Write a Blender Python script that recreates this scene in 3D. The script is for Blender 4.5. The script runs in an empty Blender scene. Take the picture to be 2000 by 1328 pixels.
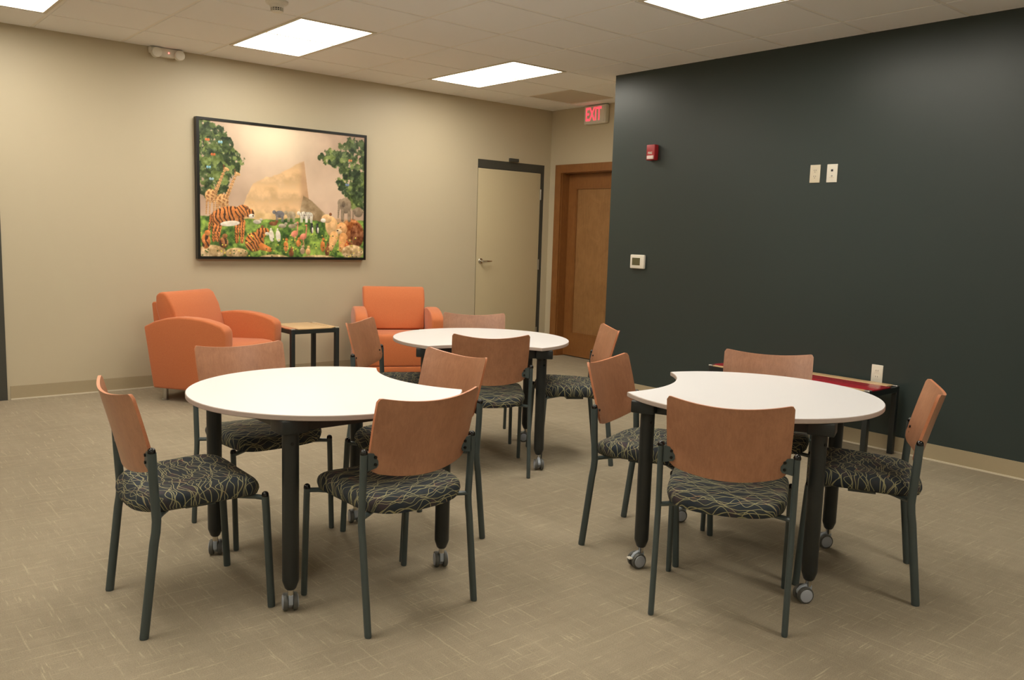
import bpy, bmesh, math, random
import numpy as np
from mathutils import Vector, Matrix
random.seed(7)
PI = math.pi
SC = bpy.context.scene
COL = SC.collection
VS = SC.view_settings
VS.view_transform = 'Standard'; VS.look = 'None'; VS.gamma = 1.0; VS.use_curve_mapping = False
VS.exposure = 0.0

# ------------------------------------------------------------------ camera
F_PX = 1651.3
cam = bpy.data.cameras.new('camera'); co = bpy.data.objects.new('camera', cam); COL.objects.link(co)
cam.sensor_fit = 'HORIZONTAL'; cam.sensor_width = 36.0; cam.lens = 36.0 * F_PX / 2000.0
cam.clip_start = 0.05; cam.clip_end = 60
yaw, pitch, roll = math.radians(49.848), math.radians(-7.032), math.radians(1.800)
fw = Vector((math.cos(pitch) * math.cos(yaw), math.cos(pitch) * math.sin(yaw), math.sin(pitch)))
rt = Vector((math.sin(yaw), -math.cos(yaw), 0)); up = rt.cross(fw)
rt2 = rt * math.cos(roll) + up * math.sin(roll); up2 = -rt * math.sin(roll) + up * math.cos(roll)
M = Matrix((rt2, up2, -fw)).transposed().to_4x4(); M.translation = Vector((-1.3625, -7.0785, 1.3207))
co.matrix_world = M
SC.camera = co

# ------------------------------------------------------------------ world (closed room, faint neutral fill only)
W = bpy.data.worlds.new('world'); SC.world = W; W.use_nodes = True
W.node_tree.nodes['Background'].inputs[0].default_value = (0.9, 0.85, 0.75, 1)
W.node_tree.nodes['Background'].inputs[1].default_value = 0.05

LIGHT_E = 15.8
LIGHT_COL = (1.0, 0.94, 0.82)
H = 2.696; G = 0.6096; B0 = 0.536
XW, XE, YS = 4.033, 5.09, -9.2       # dark wall plane, end wall plane, wall behind the camera
XL = -4.6
YN = -1.944                          # left edge of the dark wall

# ------------------------------------------------------------------ materials
def s2l(c):
    return tuple(((x / 12.92) if x <= 0.04045 else ((x + 0.055) / 1.055) ** 2.4) for x in c)
def rgb(r, g, b): return s2l((r / 255, g / 255, b / 255)) + (1,)
class NT:
    def __init__(s, name):
        s.m = bpy.data.materials.new(name); s.m.use_nodes = True; s.t = s.m.node_tree; s.n = s.t.nodes
        s.p = s.n['Principled BSDF']
    def add(s, typ, ins=None, **kw):
        n = s.n.new(typ)
        for k, v in kw.items(): setattr(n, k, v)
        for k, v in (ins or {}).items(): s.set(n.inputs[k], v)
        return n
    def set(s, sock, v):
        if isinstance(v, bpy.types.NodeSocket): s.t.links.new(v, sock)
        elif isinstance(v, bpy.types.Node): s.t.links.new(v.outputs[0], sock)
        else: sock.default_value = v
    def math(s, op, a, b=0.0, c=0.0, clamp=False):
        n = s.n.new('ShaderNodeMath'); n.operation = op; n.use_clamp = clamp
        for i, v in enumerate((a, b, c)): s.set(n.inputs[i], v)
        return n.outputs[0]
    def coords(s, kind='Object'): return s.add('ShaderNodeTexCoord').outputs[kind]
    def mapping(s, v, scale=(1, 1, 1), rot=(0, 0, 0), loc=(0, 0, 0)):
        return s.add('ShaderNodeMapping', {'Vector': v, 'Scale': scale, 'Rotation': rot, 'Location': loc}).outputs[0]
    def noise(s, v, scale, detail=3, rough=.5, dist=0.0):
        n = s.add('ShaderNodeTexNoise', {'Vector': v, 'Scale': scale, 'Detail': detail, 'Roughness': rough, 'Distortion': dist}); return n.outputs['Fac']
    def ramp(s, f, stops, interp='LINEAR'):
        n = s.n.new('ShaderNodeValToRGB'); s.set(n.inputs[0], f); cr = n.color_ramp; cr.interpolation = interp
        while len(cr.elements) < len(stops): cr.elements.new(0.5)
        for e, (p, c) in zip(cr.elements, stops): e.position = p; e.color = c
        return n.outputs[0]
    def mix(s, f, a, b, mode='MIX'):
        n = s.n.new('ShaderNodeMix'); n.data_type = 'RGBA'; n.blend_type = mode
        s.set(n.inputs[0], f); s.set(n.inputs[6], a); s.set(n.inputs[7], b); return n.outputs[2]
    def bump(s, h, strength=.3, dist=.002):
        n = s.add('ShaderNodeBump', {'Height': h, 'Strength': strength, 'Distance': dist}); s.t.links.new(n.outputs[0], s.p.inputs['Normal'])
    def base(s, c, rough=.5, metal=0.0, spec=None):
        s.set(s.p.inputs['Base Color'], c); s.set(s.p.inputs['Roughness'], rough); s.p.inputs['Metallic'].default_value = metal
        if spec is not None: s.p.inputs['Specular IOR Level'].default_value = spec
        return s

def paint(name, c, rough=.55, var=.06, nscale=60, bump=.08, spec=None):
    t = NT(name); v = t.coords()
    n = t.noise(v, 1.3, 3); k = t.ramp(n, [(0, (1 - var,) * 3 + (1,)), (1, (1 + var * .3,) * 3 + (1,))])
    t.base(t.mix(1.0, c, k, 'MULTIPLY'), rough, spec=spec)
    t.bump(t.noise(v, nscale, 4), bump, .001)
    return t.m
def plain(name, c, rough=.4, metal=0.0, spec=None, nscale=40, var=.05):
    t = NT(name); v = t.coords(); n = t.noise(v, nscale, 3)
    k = t.ramp(n, [(0, (1 - var,) * 3 + (1,)), (1, (1.0,) * 3 + (1,))])
    t.base(t.mix(1.0, c, k, 'MULTIPLY'), rough, metal, spec); return t.m
def emit(name, c, e):
    t = NT(name); t.base(c, .5); t.p.inputs['Emission Color'].default_value = c; t.p.inputs['Emission Strength'].default_value = e; return t.m

MAT = {}
MAT['wall'] = paint('beige_wall_paint', rgb(194, 182, 155), .5, .03, 90, .12)
MAT['dark'] = paint('charcoal_navy_wall_paint', rgb(50, 60, 58), .38, .05, 90, .15, spec=.42)
MAT['wallback'] = paint('off_white_bounce_paint', rgb(232, 228, 218), .6, .03, 90, .1)  # unseen west and south walls, whitened to bounce more light
MAT['base'] = plain('rubber_baseboard', rgb(170, 155, 126), .5)
MAT['toe'] = plain('baseboard_toe_highlight', rgb(214, 204, 182), .45)  # cove toe, its highlight painted in as a paler tone
MAT['tile'] = paint('mineral_ceiling_tile', rgb(247, 248, 248), .9, .03, 220, .35, spec=.1)
MAT['grid'] = plain('ceiling_grid', rgb(244, 242, 236), .6)
MAT['vent'] = paint('vent_grille', rgb(222, 212, 196), .7, .05, 300, .5)
MAT['lens'] = emit('light_diffuser', LIGHT_COL + (1,), LIGHT_E)
MAT['troffer'] = plain('light_frame', rgb(225, 218, 200), .5)
MAT['laminate'] = plain('white_laminate', rgb(228, 226, 227), .34, spec=.4, var=.01)
MAT['edge'] = plain('shaded_table_edge_band', rgb(176, 160, 150), .5)  # beige-grey band, darkened to paint in the shade of the unlit side
MAT['black'] = plain('black_powder_coat', rgb(34, 38, 38), .38)
MAT['grey'] = plain('slate_grey_powder_coat', rgb(66, 76, 76), .36)
MAT['cap'] = plain('black_plastic_cap', rgb(14, 14, 14), .12)
MAT['bolt'] = plain('dark_bolt', rgb(16, 15, 14), .3, .3)
MAT['pan'] = plain('seat_underside', rgb(24, 24, 25), .6)
MAT['chrome'] = plain('polished_chrome', rgb(215, 212, 205), .12, 1.0, var=.02)
MAT['steel'] = plain('brushed_steel', rgb(190, 188, 182), .3, 1.0, var=.06)
MAT['wheelgrey'] = plain('caster_disc', rgb(164, 169, 178), .4)
MAT['tread'] = plain('caster_tread', rgb(84, 84, 80), .45)
MAT['castgrey'] = plain('caster_housing', rgb(158, 166, 176), .35)
MAT['frame'] = plain('dark_door_frame', rgb(66, 66, 60), .4)
MAT['doorbeige'] = paint('beige_door_paint', rgb(198, 184, 150), .42, .03, 40, .05)
MAT['white'] = plain('white_plastic', rgb(228, 222, 208), .35)
MAT['ivory'] = plain('ivory_plastic', rgb(216, 205, 182), .35)
MAT['slot'] = plain('dark_slot', rgb(38, 36, 44), .4)
MAT['lcd'] = plain('thermostat_screen', rgb(96, 92, 66), .2)
MAT['red'] = plain('red_plastic', rgb(170, 34, 42), .35)
MAT['redlam'] = plain('red_laminate', rgb(170, 30, 44), .25)
MAT['exitred'] = emit('exit_letters', rgb(255, 84, 100), 1.0)
MAT['led'] = emit('red_led', (1.0, .15, .12, 1), 4.0)
MAT['strobe'] = plain('strobe_lens', rgb(235, 215, 210), .2)
MAT['canvasblack'] = plain('black_picture_frame', rgb(24, 23, 20), .3)

def wood_mat(name, c1, c2, scale=(9, 9, 1.2), rough=.32, blot=.35, axis='Z'):
    t = NT(name); v = t.coords()
    rot = {'Z': (0, 0, 0), 'X': (0, PI / 2, 0), 'Y': (PI / 2, 0, 0)}[axis]
    m = t.mapping(v, scale, rot)
    g = t.noise(m, 9, 6, .6, 1.2); f = t.noise(t.mapping(v, tuple(x * 3 for x in scale), rot), 22, 4, .6)
    b = t.noise(v, 7, 3, .55, .8)
    c = t.mix(t.ramp(g, [(.3, (0, 0, 0, 1)), (.7, (1, 1, 1, 1))]), c1, c2)
    c = t.mix(t.math('MULTIPLY', t.ramp(f, [(.45, (0, 0, 0, 1)), (.62, (1, 1, 1, 1))]), .25), c, tuple(x * .72 for x in c1[:3]) + (1,))
    c = t.mix(blot, c, t.ramp(b, [(.35, tuple(x * .86 for x in c1[:3]) + (1,)), (.65, tuple(min(1, x * 1.12) for x in c2[:3]) + (1,))]))
    t.base(c, t.ramp(b, [(0, (rough - .06,) * 3 + (1,)), (1, (rough + .08,) * 3 + (1,))]))
    t.bump(f, .05, .0005)
    return t.m
MAT['cherry'] = wood_mat('cherry_plywood', rgb(154, 100, 68), rgb(178, 125, 91), rough=.42)
cp = MAT['cherry'].node_tree.nodes['Principled BSDF']; cp.inputs['Specular IOR Level'].default_value = .8; cp.inputs['Coat Weight'].default_value = .4; cp.inputs['Coat Roughness'].default_value = .34
MAT['ply'] = wood_mat('plywood_edge', rgb(190, 118, 82), rgb(206, 140, 104), (3, 3, 30), .35)
MAT['oak'] = wood_mat('stained_oak', rgb(124, 78, 38), rgb(150, 101, 54), (14, 14, .9), .38, .2)
MAT['oakpanel'] = wood_mat('oak_door_panel', rgb(136, 96, 56), rgb(160, 119, 74), (8, 8, .7), .4, .3)
MAT['maple'] = wood_mat('light_maple_laminate', rgb(205, 168, 122), rgb(219, 186, 142), (3, 14, 14), .3, .2, 'Z')
MAT['reddoor'] = wood_mat('red_brown_door_wood', rgb(120, 58, 34), rgb(146, 76, 46), (12, 12, .8), .4, .2)

def make_orange():
    t = NT('orange_upholstery'); v = t.coords()
    n = t.noise(v, 420, 2); k = t.ramp(n, [(.3, rgb(187, 101, 58)), (.7, rgb(204, 120, 73))])
    t.base(k, .75, spec=.25); t.p.inputs['Sheen Weight'].default_value = .25
    t.bump(n, .25, .0006); return t.m
MAT['orange'] = make_orange()

def make_seat_fabric():
    t = NT('patterned_seat_fabric'); v = t.coords()
    xyz = t.add('ShaderNodeSeparateXYZ', {0: v}); x, y, z = xyz.outputs
    zd = t.math('SUBTRACT', z, .455)
    fs_ = t.math('DIVIDE', t.math('SUBTRACT', t.math('ABSOLUTE', x), .172), .03, clamp=True)
    w = t.math('SUBTRACT', y, t.math('MULTIPLY', t.math('MULTIPLY', t.math('SIGN', y), zd), t.math('SUBTRACT', 1.0, fs_)))
    x = t.math('SUBTRACT', x, t.math('MULTIPLY', t.math('MULTIPLY', t.math('SIGN', x), zd), fs_))
    p2 = t.add('ShaderNodeCombineXYZ', {0: x, 1: w, 2: 0.0}).outputs[0]
    lines = None
    wob = t.math('MULTIPLY', t.math('SUBTRACT', t.noise(p2, 9, 2), .5), .022)
    for i, (p, fx, off) in enumerate(((.029, 44.0, 0.0), (.029, 35.0, .5), (.052, 66.0, .2))):
        q = t.math('ADD', t.math('DIVIDE', t.math('ADD', w, wob), p), off + 20)
        row = t.math('FLOOR', q); fr = t.math('FRACT', q)
        n1 = t.noise(t.add('ShaderNodeCombineXYZ', {0: t.math('MULTIPLY', x, 9.0), 1: t.math('MULTIPLY', row, 3.7), 2: float(i)}).outputs[0], 1.0, 1)
        ph = t.math('ADD', t.math('MULTIPLY', row, 2.4), t.math('MULTIPLY', n1, 9.0))
        sn = t.math('SINE', t.math('ADD', t.math('MULTIPLY', x, fx), ph))
        pos = t.math('ADD', t.math('MULTIPLY', sn, .40), .5)
        dd = t.math('MULTIPLY', t.math('ABSOLUTE', t.math('SUBTRACT', fr, pos)), p)
        co_ = t.math('COSINE', t.math('ADD', t.math('MULTIPLY', x, fx), ph))
        g_ = t.math('SQRT', t.math('ADD', t.math('POWER', t.math('MULTIPLY', co_, .40 * p * fx), 2.0), 1.0))
        dd = t.math('DIVIDE', dd, g_)
        l = t.math('SUBTRACT', 1.0, t.math('DIVIDE', t.math('SUBTRACT', dd, .0007), .0010), clamp=True)
        lines = l if lines is None else t.math('MAXIMUM', lines, l)
    big = t.noise(p2, 16, 2)
    ground = t.ramp(big, [(.3, rgb(40, 48, 58)), (.55, rgb(54, 58, 61)), (.7, rgb(72, 61, 65))])
    lc = t.ramp(t.noise(t.mapping(p2, (1, 1, 1), loc=(7, 3, 0)), 24, 2), [(.35, rgb(152, 148, 112)), (.6, rgb(164, 158, 120)), (.72, rgb(160, 112, 86))])
    t.base(t.mix(t.math('MULTIPLY', lines, .9), ground, lc), .85, spec=.2)
    t.bump(t.noise(v, 500, 2), .3, .0006)
    return t.m
MAT['fabric'] = make_seat_fabric()

def make_carpet():
    t = NT('streaked_beige_carpet'); v = t.coords()
    base = t.ramp(t.noise(v, 1.1, 4), [(.3, rgb(149, 137, 117)), (.7, rgb(161, 149, 128))])
    fine = t.noise(v, 260, 2)
    base = t.mix(1.0, base, t.ramp(fine, [(.25, (.80,) * 3 + (1,)), (.75, (1.14,) * 3 + (1,))]), 'MULTIPLY')
    # blurred mottling along both weave directions
    for sc in ((2, 15, 1), (15, 2, 1)):
        mt = t.noise(t.mapping(v, sc), 1.6, 4, .65)
        base = t.mix(1.0, base, t.ramp(mt, [(.3, (.95,) * 3 + (1,)), (.7, (1.05,) * 3 + (1,))]), 'MULTIPLY')
    acc = None
    for i, (sc, loc) in enumerate((((4.6, 100, 1), (0, 0, 0)), ((100, 4.6, 1), (4, 2, 0)), ((9, 120, 1), (9, 5, 0)), ((120, 9, 1), (3, 8, 0)))):
        st = t.noise(t.mapping(v, sc, loc=loc), 1.0, 2, .45)
        m = t.ramp(st, [(.645, (0, 0, 0, 1)), (.715, (1, 1, 1, 1))])
        patch = t.ramp(t.noise(t.mapping(v, (1, 1, 1), loc=(i * 4.4, i, 0)), 5.5, 2), [(.42, (0, 0, 0, 1)), (.58, (1, 1, 1, 1))])
        m = t.math('MULTIPLY', m, patch)
        acc = m if acc is None else t.math('MAXIMUM', acc, m)
    xyz = t.add('ShaderNodeSeparateXYZ', {0: v}); cx_, cy_ = xyz.outputs[0], xyz.outputs[1]
    warp = t.math('MULTIPLY', t.math('SUBTRACT', t.noise(v, 9, 3), .5), .016)
    for i, (a_, b_) in enumerate(((cx_, cy_), (cy_, cx_))):
        for j, (p_, ln, off) in enumerate(((.118, 5.2, 0.0), (.118, 11.0, .43))):
            q = t.math('ADD', t.math('DIVIDE', t.math('ADD', b_, warp), p_), off + 40)
            row = t.math('FLOOR', q); d_ = t.math('MULTIPLY', t.math('ABSOLUTE', t.math('SUBTRACT', t.math('FRACT', q), .5)), p_)
            n_ = t.noise(t.add('ShaderNodeCombineXYZ', {0: t.math('MULTIPLY', a_, ln), 1: t.math('MULTIPLY', row, 5.3), 2: float(i * 7 + j * 3)}).outputs[0], 1.0, 2)
            on = t.math('DIVIDE', t.math('SUBTRACT', n_, .50), .12, clamp=True)
            th_ = t.math('SUBTRACT', 1.0, t.math('DIVIDE', t.math('SUBTRACT', d_, .0009), .0028), clamp=True)
            acc = t.math('MAXIMUM', acc, t.math('MULTIPLY', t.math('MULTIPLY', on, th_), .75 if j == 0 else .5))
    brk = t.ramp(t.noise(v, 120, 2), [(.3, (.3,) * 3 + (1,)), (.6, (1, 1, 1, 1))])
    c = t.mix(t.math('MULTIPLY', t.math('MULTIPLY', acc, brk), .50), base, rgb(206, 192, 160))
    t.base(c, .95, spec=.1)
    h = t.math('ADD', t.math('MULTIPLY', fine, .6), t.noise(v, 700, 2))
    t.bump(h, .5, .002)
    return t.m
MAT['carpet'] = make_carpet()

# ------------------------------------------------------------------ geometry helpers
class MB:
    def __init__(s): s.v = []; s.f = []; s.mi = []; s.sm = []
    def add(s, vs, fs, mi=0, smooth=False):
        o = len(s.v); s.v += [tuple(a) for a in vs]
        for f in fs: s.f.append([o + i for i in f]); s.mi.append(mi); s.sm.append(smooth)
        return s
    def box(s, a, b, mi=0, bev=0.0):
        (x0, y0, z0), (x1, y1, z1) = a, b
        x0, x1 = sorted((x0, x1)); y0, y1 = sorted((y0, y1)); z0, z1 = sorted((z0, z1))
        if bev <= 0:
            vs = [(x, y, z) for z in (z0, z1) for y in (y0, y1) for x in (x0, x1)]
            return s.add(vs, [(0, 2, 3, 1), (4, 5, 7, 6), (0, 1, 5, 4), (2, 6, 7, 3), (0, 4, 6, 2), (1, 3, 7, 5)], mi)
        bm = bmesh.new()
        bmesh.ops.create_cube(bm, size=1.0)
        for v in bm.verts: v.co = Vector(((x0 + x1) / 2 + v.co.x * (x1 - x0), (y0 + y1) / 2 + v.co.y * (y1 - y0), (z0 + z1) / 2 + v.co.z * (z1 - z0)))
        bmesh.ops.bevel(bm, geom=bm.edges[:], offset=bev, segments=3, affect='EDGES', profile=.5)
        s.frombm(bm, mi, True); return s
    def frombm(s, bm, mi=0, smooth=False):
        bm.verts.index_update(); s.add([v.co[:] for v in bm.verts], [[v.index for v in f.verts] for f in bm.faces], mi, smooth); bm.free()
    def sweep(s, pts, rx, ry=None, n=14, mi=0, up=(1, 0, 0), cap=True, smooth=True):
        ry = ry or rx; pts = [Vector(p) for p in pts]; rings = []
        N = len(pts)
        for i, p in enumerate(pts):
            d = ((pts[min(i + 1, N - 1)] - p).normalized() + (p - pts[max(i - 1, 0)]).normalized()).normalized()
            u = Vector(up); u = (u - d * u.dot(d)).normalized(); w = d.cross(u)
            a = rx[i] if isinstance(rx, (list, tuple)) else rx; b = ry[i] if isinstance(ry, (list, tuple)) else ry
            rings.append([p + u * (a * math.cos(2 * PI * k / n)) + w * (b * math.sin(2 * PI * k / n)) for k in range(n)])
        vs = [q for r in rings for q in r]
        fs = [(i * n + k, i * n + (k + 1) % n, (i + 1) * n + (k + 1) % n, (i + 1) * n + k) for i in range(N - 1) for k in range(n)]
        s.add(vs, fs, mi, smooth)
        if cap: s.add(rings[0], [tuple(range(n))[::-1]], mi); s.add(rings[-1], [tuple(range(n))], mi)
        return s
    def lathe(s, prof, origin=(0, 0, 0), axis='Z', n=28, mi=0):
        vs = []; o = Vector(origin)
        for r, h in prof:
            for k in range(n):
                c, sn = r * math.cos(2 * PI * k / n), r * math.sin(2 * PI * k / n)
                p = {'Z': (c, sn, h), 'X': (h, c, sn), 'Y': (sn, h, c)}[axis]; vs.append(o + Vector(p))
        fs = [(i * n + k, i * n + (k + 1) % n, (i + 1) * n + (k + 1) % n, (i + 1) * n + k) for i in range(len(prof) - 1) for k in range(n)]
        s.add(vs, fs, mi, True)
        s.add(vs[:n], [tuple(range(n))[::-1]], mi); s.add(vs[-n:], [tuple(range(n))], mi); return s
    def prism(s, poly, z0, z1, mi=0, plane='XY', bev=0.0, edge_mi=None):
        f = {'XY': lambda a, b, h: (a, b, h), 'YZ': lambda a, b, h: (h, a, b), 'XZ': lambda a, b, h: (a, h, b)}[plane]
        if bev > 0:
            bm = bmesh.new(); vb = [bm.verts.new(f(a, b, z0)) for a, b in poly]; face = bm.faces.new(vb)
            r = bmesh.ops.extrude_face_region(bm, geom=[face]); d = Vector(f(0, 0, z1 - z0)) - Vector(f(0, 0, 0))
            bmesh.ops.translate(bm, verts=[e for e in r['geom'] if isinstance(e, bmesh.types.BMVert)], vec=d)
            bmesh.ops.recalc_face_normals(bm, faces=bm.faces[:])
            sharp = [e for e in bm.edges if len(e.link_faces) == 2 and e.calc_face_angle(0) > .5]
            bmesh.ops.bevel(bm, geom=sharp, offset=bev, segments=3, affect='EDGES', profile=.5, clamp_overlap=True)
            s.frombm(bm, mi, True); return s
        n = len(poly); vs = [f(a, b, z0) for a, b in poly] + [f(a, b, z1) for a, b in poly]
        s.add(vs, [tuple(range(n))[::-1]], mi); s.add(vs, [tuple(range(n, 2 * n))], mi)
        s.add(vs, [(i, (i + 1) % n, n + (i + 1) % n, n + i) for i in range(n)], mi if edge_mi is None else edge_mi, False); return s
    def xf(s, mat): s.v = [tuple(mat @ Vector(p)) for p in s.v]; return s
    def build(s, name, mats, parent=None, recalc=True):
        if not isinstance(mats, (list, tuple)): mats = [mats]
        me = bpy.data.meshes.new(name); me.from_pydata(s.v, [], s.f)
        for m in mats: me.materials.append(m)
        me.polygons.foreach_set('material_index', s.mi); me.polygons.foreach_set('use_smooth', s.sm)
        if recalc:
            bm = bmesh.new(); bm.from_mesh(me); bmesh.ops.remove_doubles(bm, verts=bm.verts[:], dist=1e-6); bmesh.ops.recalc_face_normals(bm, faces=bm.faces[:]); bm.to_mesh(me); bm.free()
        if any(s.sm): me.set_sharp_from_angle(angle=math.radians(38))
        o = bpy.data.objects.new(name, me); COL.objects.link(o)
        if parent: o.parent = parent
        return o
def tag(o, label=None, cat=None, group=None, kind=None):
    if label: o['label'] = label
    if cat: o['category'] = cat
    if group: o['group'] = group
    if kind: o['kind'] = kind
    return o
def struct(o): o['kind'] = 'structure'; return o
def thing(name, label, cat, loc=(0, 0, 0), rz=0.0, group=None):
    o = bpy.data.objects.new(name, None); COL.objects.link(o); o.location = loc; o.rotation_euler = (0, 0, rz); o.empty_display_size = .1
    return tag(o, label, cat, group)
def copy_tree(o, parent=None, mirror=None):
    c = o.copy(); COL.objects.link(c); c.parent = parent
    for ch in list(o.children): copy_tree(ch, c)
    return c

# ------------------------------------------------------------------ room shell
struct(MB().box((XL, YS, -.1), (XE + .6, .3, 0)).build('floor', MAT['carpet']))
# left wall (y = 0) with openings for the beige door and the wooden door at the far left
D1 = (4.073, 5.003, 2.10)      # beige door opening x0,x1,top
D3 = (-1.25, -.245, 2.12)
w = MB()
for a, b in (((XL, 0), (D3[0], 1)), ((D3[1], 0), (D1[0], 1)), ((D1[1], 0), (XE + .02, 1))): w.box((a[0], 0, 0), (b[0], .14, H + .1))
w.box((D3[0], 0, D3[2]), (D3[1], .14, H + .1)); w.box((D1[0], 0, D1[2]), (D1[1], .14, H + .1))
struct(w.build('wall_left', MAT['wall']))
# end wall with the recessed oak door
D2 = (-1.13, -.185, 2.03)
w = MB(); w.box((XE, D2[1], 0), (XE + .16, .14, H + .1)); w.box((XE, YN, 0), (XE + .16, D2[0], H + .1)); w.box((XE, D2[0], D2[2]), (XE + .16, D2[1], H + .1))
struct(w.build('wall_end', MAT['wall']))
struct(MB().box((XW, YS, 0), (XW + .012, YN + .0, H + .1)).build('wall_dark', MAT['dark']))
struct(MB().box((XW + .012, YS, 0), (XE + .16, YN, H + .1)).build('wall_partition', MAT['wall']))
struct(MB().box((XL - .12, YS, 0), (XL, .14, H + .1)).build('wall_west', MAT['wallback']))
struct(MB().box((XL, YS - .12, 0), (XE, YS, H + .1)).build('wall_south', MAT['wallback']))

# baseboards
def baseboard(name, a, b, nrm):
    (x0, y0), (x1, y1) = a, b; nx, ny = nrm
    m = MB(); m.box((x0, y0, 0), (x1 + nx * .006, y1 + ny * .006, .102), 0)
    m.box((x0 + nx * .006, y0 + ny * .006, 0), (x1 + nx * .015, y1 + ny * .015, .009), 1)
    struct(m.build(name, [MAT['base'], MAT['toe']]))
baseboard('baseboard_left', (D3[1] + .02, -.0001), (D1[0] - .005, -.0001), (0, -1))
baseboard('baseboard_right', (XW - .0001, YS), (XW - .0001, YN), (-1, 0))
baseboard('baseboard_west', (XL, YS), (XL, 0), (1, 0))
baseboard('baseboard_end', (XE - .0001, D2[1] + .09), (XE - .0001, -.01), (-1, 0))

# ceiling: a plaster lid, tegular tiles in a 2 ft grid, light openings left free
kx0, kx1 = -8, 9; m0, m1 = -1, 15
lights = []
for k in (-1, 2, 5): lights.append((k, 0))
for k in (-2, 1, 4): lights.append((k, 5))
for k in (-4, 2): lights.append((k, 10))  # unseen panels, added to brighten the near floor and ceiling
lights.append((-5, 5))  # one more unseen panel, added to lift the ceiling by bounce
occupied = {(k, m + j) for k, m in lights for j in (0, 1)}
VENT = (7, 0); occupied.add(VENT)
struct(MB().box((XL, YS, H + .10), (XE + .1, .14, H + .16)).build('ceiling', MAT['grid']))
tiles = MB(); grid = MB(); g2 = .012
def clipx(a, b): return max(a, XL), min(b, XE)
for k in range(kx0, kx1):
    for m in range(m0, m1):
        xa, xb = clipx(k * G, (k + 1) * G)
        ya, yb = -(B0 + (m + 1) * G), -(B0 + m * G)
        ya, yb = max(ya, YS), min(yb, 0.0)
        if xb - xa < .03 or yb - ya < .03: continue
        if xa > XW and yb < YN: continue
        if (k, m) in occupied: continue
        e = .011
        vs = []; fs = []
        # reveal edge: wide flange up in the grid, face dropped 7 mm
        for (z, ins) in ((H + .010, .0115), (H + .0028, .0115), (H + .0028, .0125), (H + .0005, .0128), (H, .0140)):
            vs += [(xa + ins, ya + ins, z), (xb - ins, ya + ins, z), (xb - ins, yb - ins, z), (xa + ins, yb - ins, z)]
        for i in range(4):
            for j in range(4): fs.append((i * 4 + j, i * 4 + (j + 1) % 4, i * 4 + 4 + (j + 1) % 4, i * 4 + 4 + j))
        fs.append((16, 17, 18, 19)); tiles.add(vs, fs)
struct(tiles.build('ceiling_tiles', MAT['tile'], recalc=False))
for k in range(kx0, kx1 + 1):
    x = k * G
    if XL < x < XE:
        grid.box((x - g2, YS if x < XW else YN, H + .0031), (x + g2, 0, H + .045))
for m in range(m0, m1 + 1):
    y = -(B0 + m * G)
    if YS < y < 0: grid.box((XL, y - g2, H + .0033), (XE if y > YN else XW, y + g2, H + .0452))
struct(grid.build('ceiling_grid', MAT['grid']))
tr = MB()   # wall angle around the room
tr.box((XL, -.022, H + .001), (XE, 0, H + .006)); tr.box((XW - .022, YS, H + .001), (XW, YN, H + .006)); tr.box((XE - .022, YN, H + .001), (XE, 0, H + .006))
struct(tr.build('trim_1', MAT['grid']))

# ceiling lights
LAB = {(-1, 0): 'lit ceiling panel cut by the top left corner of the photo', (2, 0): 'lit ceiling panel above the framed picture',
       (-4, 10): 'added lit ceiling panel at the back left of the room, out of view',
       (-5, 5): 'added lit ceiling panel farthest to the left of the room, out of view',
       (2, 10): 'added lit ceiling panel overhead right of the camera, out of view',
       (-2, 5): 'lit ceiling panel overhead left of the camera, out of the photo', (1, 5): 'lit ceiling panel overhead above the front tables, out of the photo',
       (5, 0): 'lit ceiling panel closest to the two doors', (4, 5): 'lit ceiling panel beside the dark wall, cut by the top edge'}
def make_light():
    t = thing('ceiling_light', 'lit ceiling panel', 'ceiling light', group='recessed ceiling light panels')
    x0, x1, y0, y1 = .013, G - .013, -2 * G + .013, -.013
    f = MB(); b = .024
    for a, c in (((x0, y0), (x1, y0 + b)), ((x0, y1 - b), (x1, y1)), ((x0, y0 + b), (x0 + b, y1 - b)), ((x1 - b, y0 + b), (x1, y1 - b))):
        f.box((a[0], a[1], -.002), (c[0], c[1], .03))
    f.box((x0, y0, .03), (x1, y1, .036)); f.build('light_frame', MAT['troffer'], t)
    MB().box((x0 + b, y0 + b, .014), (x1 - b, y1 - b, .020)).build('diffuser', MAT['lens'], t)
    return t
L0 = make_light()
for i, (k, m) in enumerate(lights):
    o = L0 if i == 0 else copy_tree(L0)
    o.location = (k * G, -(B0 + m * G), H)
    o['label'] = LAB[(k, m)]
# ceiling air vent
vx, vy = VENT[0] * G, -(B0 + VENT[1] * G)
t = thing('ceiling_vent', 'square grey-brown perforated air vent in the ceiling near the exit sign', 'air vent', (vx, vy, H))
f = MB()
for a, c in (((.014, -G + .014), (G - .014, -G + .034)), ((.014, -.034), (G - .014, -.014)), ((.014, -G + .034), (.034, -.034)), ((G - .034, -G + .034), (G - .014, -.034))): f.box((*a, .0), (*c, .014))
f.build('vent_frame', MAT['vent'], t)
f = MB(); n = 26
for i in range(n):
    y = -.04 - i * (G - .08) / (n - 1); f.box((.034, y - .007, .004), (G - .034, y + .007, .006))
f.box((.034, -G + .034, .012), (G - .034, -.034, .014)); f.build('grille', MAT['vent'], t)

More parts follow.
